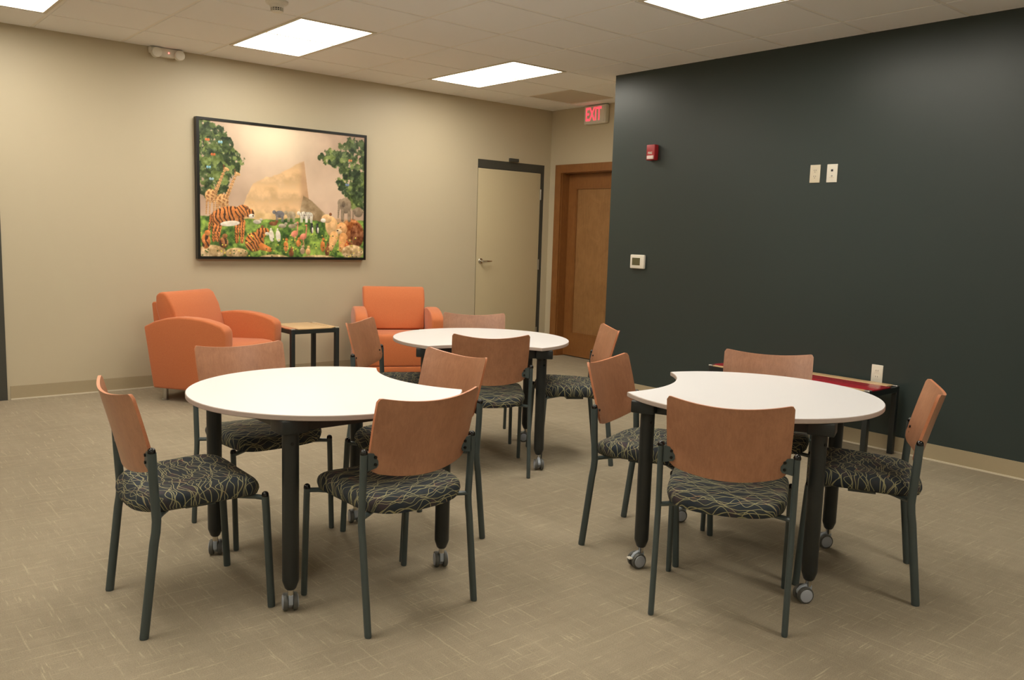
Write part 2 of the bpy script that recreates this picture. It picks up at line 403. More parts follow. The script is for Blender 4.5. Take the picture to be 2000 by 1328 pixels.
# ------------------------------------------------------------------ doors
# door_1: beige flush door with dark frame
d = struct(thing('door_1', 'beige flush door with dark frame head and chrome lever', 'door', (0, 0, 0))); del d['category']
fr = MB(); fr.box((D1[0], .004, D1[2] - .085), (D1[1], .1, D1[2])); fr.box((D1[1] - .042, .004, 0), (D1[1], .1, D1[2] - .085)); fr.box((D1[0], .012, 0), (D1[0] + .010, .1, D1[2] - .085))
fr.build('door_frame', MAT['frame'], d)
lf = MB().box((D1[0] + .014, .008, .012), (D1[1] - .046, .052, D1[2] - .09), 0, .002).build('door_leaf', MAT['doorbeige'], d)
hd = MB(); hx, hz = 4.145, 1.045
hd.lathe([(.030, 0), (.030, -.006), (.026, -.010), (.013, -.012), (.012, -.045)], (hx, .008, hz), 'Y')
hd.sweep([(hx, -.040, hz), (hx + .03, -.046, hz), (hx + .07, -.046, hz), (hx + .115, -.040, hz)], [.010, .010, .009, .006], [.010, .010, .009, .006], 12, up=(0, 0, 1))
hd.build('door_handle', MAT['chrome'], lf)
for z in (1.78, 1.01, .25):
    h = MB(); h.lathe([(.007, -.057), (.007, .057)], (D1[1] - .044, .0, z), 'Z', 12); h.box((D1[1] - .052, .003, z - .055), (D1[1] - .036, .0079, z + .055))
    h.build('hinge', MAT['steel'], d)
tag(MB().box((4.485, -.03, 2.103), (4.605, -.0005, 2.138), 0, .003).build('door_sensor', MAT['frame']), 'small dark box mounted above the beige door frame', 'door sensor')
# door_2: oak door in the end wall
d = struct(thing('door_2', 'oak panel door in a deep oak frame behind the dark wall', 'door')); del d['category']
y0, y1, zt = D2
c = MB()
c.box((XE - .022, y1 - .012, 0), (XE - .0005, y1 + .078, zt + .075)); c.box((XE - .022, y0 - .078, 0), (XE - .0005, y0 + .012, zt + .075)); c.box((XE - .0225, y0 + .012, zt - .012), (XE - .0005, y1 - .012, zt + .075))
c.build('door_casing', MAT['oak'], d)
j = MB(); j.box((XE, y1 - .02, 0), (XE + .155, y1, zt)); j.box((XE, y0, 0), (XE + .155, y0 + .02, zt)); j.box((XE, y0 + .02, zt - .02), (XE + .155, y1 - .02, zt)); j.build('door_jamb', MAT['oak'], d)
DX = XE + .10; ya, yb = y0 + .022, y1 - .022; st = .115
l = MB(); l.box((DX, yb - st, .01), (DX + .045, yb, zt - .022)); l.box((DX, ya, .01), (DX + .045, ya + st, zt - .022)); l.box((DX, ya + st, zt - .022 - .15), (DX + .045, yb - st, zt - .022)); l.box((DX, ya + st, .01), (DX + .045, yb - st, .26))
leaf = l.build('door_leaf', MAT['oak'], d)
pz0, pz1 = .26, zt - .172
p = MB(); p.box((DX + .016, ya + st, pz0), (DX + .03, yb - st, pz1))
p.build('door_panel', MAT['oakpanel'], leaf)
p = MB(); q = .012
for a, b2 in (((ya + st, pz0), (yb - st, pz0 + q)), ((ya + st, pz1 - q), (yb - st, pz1)), ((ya + st, pz0 + q), (ya + st + q, pz1 - q)), ((yb - st - q, pz0 + q), (yb - st, pz1 - q))): p.box((DX + .004, a[0], a[1]), (DX + .016, b2[0], b2[1]))
p.build('panel_moulding', MAT['oak'], leaf)
MB().box((DX - .004, -.99, .90), (DX, -.865, 1.28), 0, .001).build('push_plate', MAT['frame'], leaf)
# door_3: wooden door in a dark green-grey frame, far left
d = struct(thing('door_3', 'red-brown wooden door in dark frame at the left edge', 'door')); del d['category']
c = MB(); c.box((D3[1] - .055, -.012, 0), (D3[1], .12, D3[2])); c.box((D3[0], -.012, 0), (D3[0] + .055, .12, D3[2])); c.box((D3[0] + .055, -.012, D3[2] - .055), (D3[1] - .055, .12, D3[2])); c.build('door_frame', MAT['frame'], d)
lf = MB().box((D3[0] + .06, .01, .01), (D3[1] - .06, .055, D3[2] - .06), 0, .002).build('door_leaf', MAT['reddoor'], d)
for z in (.25, 1.05, 1.85):
    h = MB(); h.lathe([(.008, -.055), (.008, .055)], (D3[1] - .057, -.008, z), 'Z', 12); h.build('hinge', MAT['steel'], d)
hd = MB(); hd.lathe([(.03, 0), (.03, -.006), (.013, -.01), (.012, -.045)], (D3[0] + .14, .01, 1.04), 'Y'); hd.sweep([(D3[0] + .14, -.036, 1.04), (D3[0] + .25, -.036, 1.04)], .009, up=(0, 0, 1)); hd.build('door_handle', MAT['chrome'], lf)

# ------------------------------------------------------------------ chairs
def chair_seat():
    s = MB(); n = 72; vs = []; fs = []
    yr, yf, wr, wf = -.178, .222, .203, .212
    def outline(th, ins):
        # rounded trapezoid by superellipse
        c, sn = math.cos(th), math.sin(th); e = 5.2
        r = (abs(c) ** e + abs(sn) ** e) ** (-1 / e)
        px, py = c * r, sn * r
        y = (yf + yr) / 2 + py * ((yf - yr) / 2 - ins)
        k = (y - yr) / (yf - yr)
        x = px * (wr + (wf - wr) * k - ins)
        if py < 0: y -= .016 * (1 - (px) ** 2) * (-py) ** 6   # bowed rear edge
        return x, y
    def dz(x, y):
        z = .012 * (x / .2) ** 2 * (1 if y < .1 else 1 - (y - .1) * 4)
        z += .02 * (y / .2) * .5
        if y > .13: z -= .022 * ((y - .13) / .092) ** 2
        if y < -.13: z -= .008 * ((-.13 - y) / .06) ** 2
        return z
    layers = [(.030, .395), (.012, .396), (.003, .402), (0, .412), (-.003, .423), (-.002, .434), (.002, .443), (.009, .450), (.019, .455), (.034, .4585), (.06, .461), (.10, .463), (.14, .4635), (.17, .4635)]
    for ins, z in layers:
        for k in range(n):
            x, y = outline(2 * PI * k / n, ins); w = max(0, min(1, (z - .395) / .05)); vs.append((x, y, z + dz(x, y) * (.55 + .45 * w)))
    for i in range(len(layers) - 1):
        for k in range(n): fs.append((i * n + k, i * n + (k + 1) % n, (i + 1) * n + (k + 1) % n, (i + 1) * n + k))
    c = len(vs); vs.append((0, .022, .4635)); 
    for k in range(n): fs.append(((len(layers) - 1) * n + k, (len(layers) - 1) * n + (k + 1) % n, c))
    s.add(vs, fs, 0, True)
    s.add([vs[k] for k in range(n)], [tuple(range(n))[::-1]], 1)
    return s
def chair_back():
    s = MB(); nu, nv = 40, 12; W_ = .209; th = .0105
    def yb(x, z): return -.127 - .075 * max(0, (z - .50) / .297) ** 1.12 - .045 * (1 - (x / W_) ** 2)
    grid_ = [[], []]
    us = [-math.cos(PI * i / nu) * .35 + (-1 + 2 * i / nu) * .65 for i in range(nu + 1)]
    for side in (0, 1):
        for u in us:
            x = u * W_; e = W_ - abs(x)
            zt_ = .7985 - .023 * (1 - u * u); zb_ = .511 + .030 * u * u
            rt_, rb_ = .015, .042
            if e < rt_: zt_ -= rt_ - math.sqrt(max(0, rt_ ** 2 - (rt_ - e) ** 2))
            if e < rb_: zb_ += (rb_ - math.sqrt(max(0, rb_ ** 2 - (rb_ - e) ** 2))) * .7
            wx = W_ + 0 * x
            for j in range(nv + 1):
                z = zb_ + (zt_ - zb_) * j / nv
                xx = x * (.972 + .028 * min(1, max(0, (z - .51) / .2)))
                grid_[side].append((xx, yb(x, z) - (th if side else 0), z))
    vs = grid_[0] + grid_[1]; off = len(grid_[0]); fs = []; r = nv + 1
    for i in range(nu):
        for j in range(nv):
            a = i * r + j; fs.append((a, a + r, a + r + 1, a + 1)); fs.append((off + a, off + a + 1, off + a + r + 1, off + a + r))
    s.add(vs, fs, 0, True)
    rim = [i * r for i in range(nu + 1)] + [nu * r + j for j in range(1, nv + 1)] + [i * r + nv for i in range(nu - 1, -1, -1)] + [j for j in range(nv - 1, 0, -1)]
    m = len(rim)
    s.add(vs, [(rim[i], rim[(i + 1) % m], off + rim[(i + 1) % m], off + rim[i]) for i in range(m)], 1, True)
    return s
def dome(r): return [(r, 0), (r, .006), (r * .86, .0125), (r * .5, .0165), (.001, .018)]
def make_chair():
    t = thing('cafe_chair', 'chair', 'chair')
    chair_seat().build('seat', [MAT['fabric'], MAT['pan']], t)
    chair_back().build('backrest', [MAT['cherry'], MAT['ply']], t)
    fr = MB()
    for sx in (-1, 1):
        fr.sweep([(sx * .2267, -.147, .392), (sx * .19, -.125, .392), (sx * .02, -.008, .386)], .0085, .0115, 10, up=(0, 0, 1))
        fr.sweep([(sx * .2218, .213, .398), (sx * .19, .192, .398), (sx * .02, .05, .386)], .0085, .0115, 10, up=(0, 0, 1))
    fr.box((-.14, -.03, .380), (.14, .07, .3935))
    fr.build('seat_frame', MAT['grey'], t)
    for sx in (-1, 1):
        x = sx * .2267
        l = MB(); l.sweep([(x, -.1925, .004), (x, -.1565, .31), (x, -.150, .348), (x, -.147, .385), (x, -.1545, .520), (x, -.158, .608)], .0108, .0148, 16)
        l.sweep([(x, -.193, 0), (x, -.1922, .006)], .0098, .0135, 14)
        ob = l.build('leg', MAT['grey'], t)
        c = MB(); c.lathe([(a * 1.0, h) for a, h in dome(.0128)], (x, -.158, .607), 'Z', 16); c.build('end_cap', MAT['cap'], ob)
        x = sx * .2218
        l = MB(); l.sweep([(x, .2333, .004), (x, .2155, .36), (x, .2125, .405)], .0108, .0135, 16); l.sweep([(x, .2336, 0), (x, .233, .006)], .0098, .0125, 14)
        ob = l.build('leg', MAT['grey'], t)
        c = MB(); c.lathe(dome(.0120), (x, .2125, .404), 'Z', 16); c.build('end_cap', MAT['cap'], ob)
        # bracket that carries the shell
        b = MB(); xi, xo = sx * .176, sx * .222
        b.prism([(xi, .566), (xi + sx * .006, .558), (xo, .550), (xo, .612), (xi + sx * .006, .606), (xi, .598)], -.1665, -.1625, plane='XZ')
        b.box((sx * .2165, -.1665, .553), (sx * .2225, -.150, .610))
        br = b.build('bracket', MAT['grey'], t)
        for z in (.570, .594):
            bo = MB(); bo.lathe([(.0052, -.171), (.0052, -.1500)], (sx * .1885, .0, z), 'Y', 12); bo.build('bolt', MAT['bolt'], br)
    return t
CH = [  # x, y, facing, label, group
 (-.3842, -4.1556, -2.0, 'cherry-backed chair at the far left of the left crescent table, seen from its side', 'left'),
 (.1608, -3.5644, -87.8, 'cherry-backed chair at the left crescent table, standing in front of the left orange armchair', 'left'),
 (.2108, -4.582, 93.0, 'front chair of the left crescent table, its curved wooden back to the viewer', 'left'),
 (.6567, -4.0662, 183.3, 'chair tucked into the notch of the left crescent table', 'left'),
 (1.5585, -3.4076, 56.5, 'chair with its wooden back to the viewer in front of the rear table', 'rear'),
 (1.30, -2.83, -52.0, 'chair at the left of the rear table, in front of the right orange armchair', 'rear'),
 (1.9953, -2.728, -124.2, 'chair behind the rear table with only its wooden back showing, near the beige door', 'rear'),
 (2.1713, -3.4804, 147.4, 'chair at the right of the rear table, seen in front of the oak door', 'rear'),
 (1.4438, -4.6981, -71.0, 'chair tucked into the notch of the right crescent table', 'right'),
 (1.1707, -5.3146, 32.0, 'front chair of the right crescent table, its wooden back to the viewer', 'right'),
 (2.0701, -4.8564, 210.8, 'chair behind the right crescent table, between it and the long console table', 'right'),
 (1.8573, -5.4875, 118.8, 'rightmost chair, seen from its side at the right crescent table', 'right')]
ch0 = make_chair()
for i, (x, y, a, lab, g) in enumerate(CH):
    o = ch0 if i == 0 else copy_tree(ch0)
    o.location = (x, y, 0); o.rotation_euler = (0, 0, math.radians(a - 90)); o['label'] = lab; o['group'] = 'chairs around the %s table' % {'left': 'left crescent', 'rear': 'rear', 'right': 'right crescent'}[g]

# ------------------------------------------------------------------ crescent tables
TR, TB, TD, TH = .523, .56, .885, .710
def crescent(r, rb, d, n=120):
    a = math.acos((r * r + d * d - rb * rb) / (2 * r * d)); pts = []
    for i in range(n + 1):
        th = a + (2 * PI - 2 * a) * i / n; pts.append((r * math.cos(th), r * math.sin(th)))
    b = math.asin(r * math.sin(a) / rb)
    m = 50
    for i in range(1, m):
        th = -b + 2 * b * i / m; pts.append((d - rb * math.cos(th), rb * math.sin(th)))
    # round the two tips slightly
    return pts
def make_table(loc, rz, label, cast, brake=None):
    t = thing('crescent_table', label, 'table', loc, rz, 'white crescent tables')
    top = MB(); P = crescent(TR, TB, TD); q = .0022
    # bevelled slab: inset rings
    def inset(P, e):
        out = []; n = len(P)
        for i in range(n):
            a = Vector(P[i - 1]); b = Vector(P[i]); c = Vector(P[(i + 1) % n])
            t1 = (b - a).normalized(); t2 = (c - b).normalized(); tt = (t1 + t2).normalized(); nn = Vector((-tt.y, tt.x))
            out.append(tuple(b + nn * e / max(.35, nn.dot(Vector((-t1.y, t1.x))))))
        return out
    rings = [(q, TH - .0185), (0, TH - .0185 + q), (0, TH - q), (q, TH)]
    n = len(P); vs = []
    for e, z in rings: vs += [(a, b, z) for a, b in inset(P, e)]
    top.add(vs, [tuple(range(n))[::-1]], 0); top.add(vs, [tuple(range(3 * n, 4 * n))], 0)
    for i in range(3): top.add(vs, [(i * n + k, i * n + (k + 1) % n, (i + 1) * n + (k + 1) % n, (i + 1) * n + k) for k in range(n)], 1, False)
    top.build('tabletop', [MAT['laminate'], MAT['edge']], t)
    S = .325; zt_ = TH - .0185
    ap = MB()
    for sx in (-1, 1):
        ap.box((sx * S - .012, -S, zt_ - .052), (sx * S + .012, S, zt_)); ap.box((-S, sx * S - .012, zt_ - .052), (S, sx * S + .012, zt_))
    ap.build('apron', MAT['black'], t)
    for i, (sx, sy) in enumerate(((-1, -1), (1, -1), (1, 1), (-1, 1))):
        x, y = sx * S, sy * S
        l = MB(); l.lathe([(.014, .083), (.019, .088), (.0275, .112), (.0285, .118), (.0285, zt_)], (x, y, 0), 'Z', 32)
        c = MB(); cx_, cy_ = x - sx * .018, y - sy * .018
        c.box((x - .040 if sx > 0 else x - .055, y - .040 if sy > 0 else y - .055, zt_ - .05), (x + .055 if sx > 0 else x + .040, y + .055 if sy > 0 else y + .040, zt_), 0, .006)
        lg = l.build('leg', MAT['black'], t)
        c.build('leg_bracket', MAT['black'], lg)
        for bz in (.052, .088):   # adjustment bolts
            for ang in (0,):
                th = cast[i] - rz; b = MB(); b.lathe([(.0055, 0), (.0055, .004)], (0, 0, 0), 'X', 12)
                b.xf(Matrix.Translation((x, y, zt_ - bz)) @ Matrix.Rotation(math.atan2(-sy, -sx) + PI / 4 if False else (-rz - PI / 2 - .25), 4, 'Z') @ Matrix.Translation((.0275, 0, 0)))
                b.build('bolt', MAT['cap'], lg)
        th = cast[i] - rz; R_ = Matrix.Translation((x, y, 0)) @ Matrix.Rotation(th, 4, 'Z')
        k = MB(); k.lathe([(.011, .060), (.011, .078), (.0125, .080), (.0125, .087)], (0, 0, 0), 'Z', 18); k.xf(R_).build('caster_stem', MAT['chrome'], lg)
        k = MB()   # hood between the wheels, offset by the trail
        prof = [(-.012, .030), (-.012, .062), (-.006, .068), (.012, .068), (.032, .060), (.044, .045), (.044, .034), (.022, .012), (.008, .012)]
        k.prism(prof, -.0075, .0075, plane='XZ', bev=.002); k.xf(R_).build('caster_housing', MAT['castgrey'], lg)
        for sw in (-1, 1):
            k = MB(); k.lathe([(.0245, .0085 * sw), (.030, .0095 * sw), (.031, .013 * sw), (.031, .021 * sw), (.029, .0245 * sw)], (.018, 0, .031), 'Y', 32, 0)
            k.lathe([(.0245, .0245 * sw), (.0235, .0268 * sw), (.015, .0285 * sw), (.001, .029 * sw)], (.018, 0, .031), 'Y', 32, 1)
            k.xf(R_).build('wheel', [MAT['tread'], MAT['wheelgrey']], lg)
        if i == brake:
            k = MB(); k.box((.044, -.012, .040), (.060, .012, .046), 0, .002); k.xf(R_).build('brake_lever', MAT['white'], lg)
    return t
A = math.radians
vd = lambda a: A(a)
make_table((.193, -4.13, 0), A(1.5), 'white crescent table on black caster legs, leftmost of the three', [A(70), A(65), A(75), A(60)])
make_table((1.62, -5.072, 0), A(113.5), 'white crescent table nearest the dark wall, notch towards its left', [A(150), A(150), A(165), A(150)], 2)
make_table((1.73, -3.128, 0), A(-124.5), 'white crescent table at the back, in front of the beige door', [A(-115), A(60), A(-122), A(150)], 3)

# ------------------------------------------------------------------ armchairs
def make_armchair():
    t = thing('armchair', 'orange armchair', 'armchair', group='orange armchairs')
    Wd = .385; aw = .108
    prof = [(-.365, .560), (-.29, .098), (.325, .098), (.335, .30), (.342, .53), (.337, .565), (.31, .592), (.24, .618), (.15, .636), (.05, .645), (-.06, .645), (-.16, .633), (-.27, .604)]
    for sx in (-1, 1):
        a, b = sorted((sx * Wd, sx * (Wd - aw))); m = MB(); m.prism(prof, a, b, plane='YZ', bev=.016); m.build('arm', MAT['orange'], t)
    wi = Wd - aw - .003
    m = MB(); m.prism([(-.345, .10), (.338, .10), (.338, .150), (-.345, .150)], -wi, wi, plane='YZ', bev=.01); m.build('base', MAT['orange'], t)
    m = MB(); m.prism([(-.14, .152), (.338, .152), (.348, .38), (.335, .43), (.25, .438), (-.14, .425)], -wi + .002, wi - .002, plane='YZ', bev=.022); m.build('seat_cushion', MAT['orange'], t)
    m = MB(); m.prism([(-.275, .151), (-.340, .151), (-.395, .72), (-.385, .735), (-.335, .735)], -wi + .02, wi - .02, plane='YZ', bev=.010); m.build('back_frame', MAT['orange'], t)
    m = MB()
    m.prism([(-.262, .425), (-.10, .432), (-.118, .52), (-.175, .70), (-.225, .79), (-.26, .815), (-.30, .815), (-.335, .79), (-.338, .70)], -wi - .012, wi + .012, plane='YZ', bev=.024)
    # keep the cushion inside the arms below arm height
    m.v = [((x if z > .63 or abs(x) < wi - .004 else math.copysign(wi - .004, x)), y, z) for x, y, z in m.v]
    m.build('back_cushion', MAT['orange'], t)
    for sx in (-1, 1):
        for y in (-.235, .27):
            l = MB(); l.lathe([(.027, 0), (.027, .006), (.021, .010), (.021, .102)], (sx * .315, y, 0), 'Z', 24); l.build('leg', MAT['steel'], t)
    return t
a0 = make_armchair(); a0.location = (1.105, -.57, 0); a0.rotation_euler = (0, 0, A(-56.5 - 90)); a0['label'] = 'orange armchair on the left, under the framed picture, turned to the right'
a1 = copy_tree(a0); a1.location = (2.76, -.55, 0); a1.rotation_euler = (0, 0, A(-116 - 90)); a1['label'] = 'orange armchair facing the viewer, between the side table and the beige door'

# ------------------------------------------------------------------ side table and console
def wood_table(name, label, cat, x0, y0, x1, y1, z, mats, along, group=None):
    cx_, cy_ = (x0 + x1) / 2, (y0 + y1) / 2
    t = thing(name, label, cat, (cx_, cy_, 0), 0, group); hx_, hy_ = (x1 - x0) / 2, (y1 - y0) / 2; lw = .034
    f = MB(); zt_ = z - .008
    f.box((-hx_ + lw, -hy_, zt_ - .034), (hx_ - lw, -hy_ + .03, zt_)); f.box((-hx_ + lw, hy_ - .03, zt_ - .034), (hx_ - lw, hy_, zt_))
    f.box((-hx_, -hy_ + lw, zt_ - .034), (-hx_ + .03, hy_ - lw, zt_)); f.box((hx_ - .03, -hy_ + lw, zt_ - .034), (hx_, hy_ - lw, zt_))
    f.build('frame', MAT['black'], t)
    for sx in (-1, 1):
        for sy in (-1, 1):
            m = MB(); a, b = sorted((sx * hx_, sx * (hx_ - lw))); c, d_ = sorted((sy * hy_, sy * (hy_ - lw)))
            m.box((a, c, 0), (b, d_, zt_), 0, .002); lg = m.build('leg', MAT['black'], t)
            m = MB(); m.box((a - .001, c - .001, zt_), (b + .001, d_ + .001, zt_ + .009), 0, .003); m.build('corner_cap', MAT['steel'], lg)
    zz = zt_ + .008; g = .010; e = .002
    if along == 'Y':   # strips run along y, at both x sides
        s1 = MB().box((-hx_ + e, -hy_ + lw + .002, zt_), (-hx_ + .055, hy_ - lw - .002, zz), 0, .001); s2 = MB().box((hx_ - .055, -hy_ + lw + .002, zt_), (hx_ - e, hy_ - lw - .002, zz), 0, .001)
        c = MB().box((-hx_ + .055 + g, -hy_ + e, zt_), (hx_ - .055 - g, hy_ - e, zz), 0, .001)
    else:
        s1 = MB().box((-hx_ + lw + .002, -hy_ + e, zt_), (hx_ - lw - .002, -hy_ + .055, zz)); s2 = None
        s1 = MB().box((-hx_ + e, -hy_ + lw + .002, zt_), (-hx_ + .030, hy_ - lw - .002, zz), 0, .001); s2 = MB().box((hx_ - .105, -hy_ + lw + .002, zt_), (hx_ - e, hy_ - lw - .002, zz), 0, .001)
        c = MB().box((-hx_ + .030, -hy_ + e, zt_), (hx_ - .105 - g, hy_ - e, zz), 0, .001)
    s1.build('edge_strip', mats[0], t); s2.build('edge_strip', mats[1], t); c.build('top_panel', mats[2], t)
    MB().box((-hx_ + .03, -hy_ + .03, zt_ - .012), (hx_ - .03, hy_ - .03, zt_ - .001)).build('sub_top', MAT['black'], t)
    return t
wood_table('side_table', 'small square side table with maple top between the two orange armchairs', 'side table', 1.630, -.780, 2.060, -.330, .518, (MAT['ply'], MAT['maple'], MAT['maple']), 'Y')
wood_table('console_table', 'long low console table with red and maple top against the dark wall', 'console table', 3.595, -4.60, 3.985, -3.40, .447, (MAT['maple'], MAT['maple'], MAT['redlam']), 'X')

# ------------------------------------------------------------------ framed picture (a generic woodland meadow with animals)
def picture():
    x0, x1, z0, z1 = 1.152, 2.726, 1.050, 2.200; fw_ = .022; dp = .055
    t = thing('framed_picture', 'wide colourful picture of a green meadow with animals in a thin black frame', 'picture', ((x0 + x1) / 2, 0, z0))
    hw, hh = (x1 - x0) / 2, z1 - z0
    f = MB()
    f.box((-hw, -dp, 0), (hw, -.0005, fw_)); f.box((-hw, -dp, hh - fw_), (hw, -.0005, hh)); f.box((-hw, -dp, fw_), (-hw + fw_, -.0005, hh - fw_)); f.box((hw - fw_, -dp, fw_), (hw, -.0005, hh - fw_))
    f.build('picture_frame', MAT['canvasblack'], t)
    NX, NZ = 430, 310
    rs = np.random.RandomState(5)
    def vnoise(nx, nz, seed, aniso=1.0):
        r = np.random.RandomState(seed); g = r.rand(nz + 2, nx + 2)
        U, V = np.meshgrid(np.linspace(0, nx, NX + 1), np.linspace(0, nz, NZ + 1)); i, j = U.astype(int), V.astype(int); fu, fv = U - i, V - j
        fu = fu * fu * (3 - 2 * fu); fv = fv * fv * (3 - 2 * fv)
        return (g[j, i] * (1 - fu) + g[j, i + 1] * fu) * (1 - fv) + (g[j + 1, i] * (1 - fu) + g[j + 1, i + 1] * fu) * fv
    def fb(nx, seed, o=4):
        s = 0; a = .5; k = nx
        for q in range(o): s = s + a * vnoise(k, max(2, int(k * .72)), seed + q); a *= .5; k *= 2
        return s / (1 - .5 ** o)
    U, V = np.meshgrid(np.linspace(0, 1, NX + 1), np.linspace(0, 1, NZ + 1))   # V up
    C_ = lambda r, g, b: np.array([r, g, b], float) / 255
    img = np.zeros((NZ + 1, NX + 1, 3))
    n1, n2, n3 = fb(6, 11), fb(24, 21), fb(60, 31)
    def lay(mask, col):
        nonlocal img
        m = np.clip(mask, 0, 1)[..., None]; img = img * (1 - m) + np.asarray(col) * m
    def sst(x, a, b): q = np.clip((x - a) / (b - a), 0, 1); return q * q * (3 - 2 * q)
    # sky
    sky = C_(192, 164, 142) + (n1[..., None] - .5) * .34 * np.array([1, .95, .9])
    img = sky
    d = np.sqrt(((U - .42) / .30) ** 2 + ((V - .92) / .30) ** 2); lay(np.exp(-d ** 2 * 1.6) * .95, C_(252, 236, 205))
    d = np.sqrt(((U - .60) / .5) ** 2 + ((V - .55) / .22) ** 2); lay(np.exp(-d ** 2) * .7, C_(226, 200, 172))
    # broad sandstone bluff catching the light
    prof_ = np.interp(U, [0, .23, .262, .30, .36, .46, .58, .605, .64, .70, 1], [.30, .35, .47, .565, .60, .66, .755, .76, .42, .34, .3]) + (n2 - .5) * .035
    strat = .05 * np.sin((V * 46 + n2 * 5) * 1.0)
    lay(sst(prof_ - V, -.006, .012) * .92, C_(222, 184, 136)[None, None] * (1 + strat[..., None]) + (n2[..., None] - .5) * .16)
    lay(sst(U, .565, .60) * sst(prof_ - V, -.006, .012) * .55, C_(176, 136, 104))
    lay(sst(.37 - V + .03 * np.sin(U * 11) + (n2 - .5) * .05, -.01, .02) * sst(U, .22, .30) * sst(.70 - U, 0, .05), C_(226, 192, 138) + (n2[..., None] - .5) * .34)
    rk = np.interp(U, [0, .57, .60, .645, .72, .78, 1], [0, .30, .50, .47, .38, .30, 0]) + (n2 - .5) * .03
    lay(sst(rk - V, 0, .012) * sst(U, .57, .585), C_(156, 132, 98) + (n2[..., None] - .5) * .5)
    top = .305 + .012 * np.sin(U * 14) + (n2 - .5) * .03
    gl = sst(n2, .35, .65)[..., None]; grass = C_(70, 104, 42) * (1 - gl) + C_(142, 172, 78) * gl + (n3[..., None] - .5) * np.array([.45, .5, .2]); lay(sst(top - V, 0, .012), grass)
    def tree(blobs, sd):
        r = np.random.RandomState(sd)
        for cx_, cz, rx, rz_, n_ in blobs:
            for q in range(n_):
                a = r.rand() * 2 * PI; rr = math.sqrt(r.rand()); px, pz = cx_ + rx * rr * math.cos(a), cz + rz_ * rr * math.sin(a); s = .010 + .020 * r.rand()
                dd = np.sqrt((U - px) ** 2 + ((V - pz) * .73) ** 2) / s + (n3 - .5) * 1.6
                lit = r.rand() ** 1.6; col = C_(40, 58, 30) * (1 - lit) + C_(132, 150, 80) * lit
                lay(sst(1 - dd, 0, .3) * .95, col + (n3[..., None] - .5) * .42)
    tree(((.05, .84, .12, .15, 150), (.12, .72, .11, .12, 120), (.06, .58, .10, .12, 110)), 1)
    tree(((.95, .80, .14, .16, 150), (.82, .80, .12, .06, 70), (.93, .60, .11, .10, 110), (.97, .46, .06, .08, 50)), 3)
    def ell(cx_, cz, rx, rz_, ang, col, tex=0, soft=.14, stripes=None, spots=None, shade=.22):
        c, s_ = math.cos(ang), math.sin(ang); du, dv = (U - cx_), (V - cz) * .73
        a = (du * c + dv * s_) / rx; b = (-du * s_ + dv * c) / (rz_ * .73)
        dd = np.sqrt(a * a + b * b); m = sst(1 - dd, 0, soft)
        cc = np.asarray(col) * (1 + shade * np.clip(b, -1, 1))[..., None] + (n3[..., None] - .5) * (.22 + tex)
        if stripes:
            st = sst(np.sin(a * stripes + b * 1.5 + (n2 - .5) * 9), .25, .6)[..., None]; cc = cc * (1 - st * .85) + C_(46, 30, 20) * st * .85
        if spots:
            st = sst(np.sin(a * spots + 1.3 * np.sin(b * 5)) * np.sin(b * spots * .8 + n2 * 3), .05, .35)[..., None]; cc = cc * (1 - st * .7) + C_(132, 76, 40) * st * .7
        lay(m, cc)
    def limb(x0, z0, x1, z1, w0, w1, col, **kw):
        n_ = 7
        for i in range(n_ + 1):
            k = i / n_; wd = w0 + (w1 - w0) * k; ell(x0 + (x1 - x0) * k, z0 + (z1 - z0) * k, wd, wd * 1.5, 0, col, **kw)
    OR, TAN, BR, WH, PK, GY = C_(204, 128, 66), C_(214, 168, 112), C_(128, 80, 46), C_(230, 222, 206), C_(228, 142, 116), C_(128, 118, 104)
    # two long-necked spotted animals by the left tree
    for ox, oz in ((0, .02), (.062, -.01)):
        ell(.062 + ox, .43 + oz, .036, .055, .3, TAN, spots=9)
        for k in (-.026, -.008, .014, .028): limb(.064 + ox + k, .40 + oz, .060 + ox + k, .30 + oz, .006, .0045, TAN, spots=5)
        limb(.085 + ox, .46 + oz, .135 + ox, .62 + oz, .013, .008, TAN, spots=5)
        ell(.146 + ox, .635 + oz, .019, .014, -.35, TAN); limb(.134 + ox, .64 + oz, .132 + ox, .665 + oz, .003, .003, BR)
    # big striped cat standing, facing right
    for px in (.085, .105): limb(px, .27, px - .012, .125, .022, .012, OR, stripes=6)
    for px in (.205, .235): limb(px, .26, px - .004, .115, .019, .011, OR, stripes=6)
    ell(.155, .305, .105, .078, .16, OR, stripes=30); ell(.165, .250, .060, .022, .1, WH, shade=.1)
    limb(.060, .30, .045, .17, .010, .008, OR, stripes=5)
    ell(.232, .345, .045, .050, .5, OR, stripes=14); ell(.275, .335, .030, .036, 0, OR, stripes=9); ell(.288, .312, .018, .018, 0, WH); ell(.262, .372, .010, .014, 0, BR); ell(.296, .315, .005, .006, 0, C_(60, 36, 30))
    # second striped cat sitting
    ell(.305, .115, .062, .078, .55, OR, stripes=22); limb(.345, .08, .395, .055, .020, .013, OR); ell(.345, .185, .034, .042, -.3, OR, stripes=9); ell(.368, .200, .024, .028, 0, OR, stripes=8); ell(.378, .180, .014, .014, 0, WH); ell(.350, .232, .009, .012, 0, BR)
    # maned cat and its mate lying at the right
    ell(.915, .205, .080, .125, -.15, C_(158, 98, 50), .35); ell(.955, .19, .050, .11, 0, C_(122, 70, 36), .3)
    ell(.785, .25, .046, .095, .25, C_(224, 182, 128)); ell(.750, .315, .036, .038, 0, C_(226, 186, 134)); ell(.728, .300, .018, .018, 0, WH); ell(.775, .352, .010, .014, 0, BR)
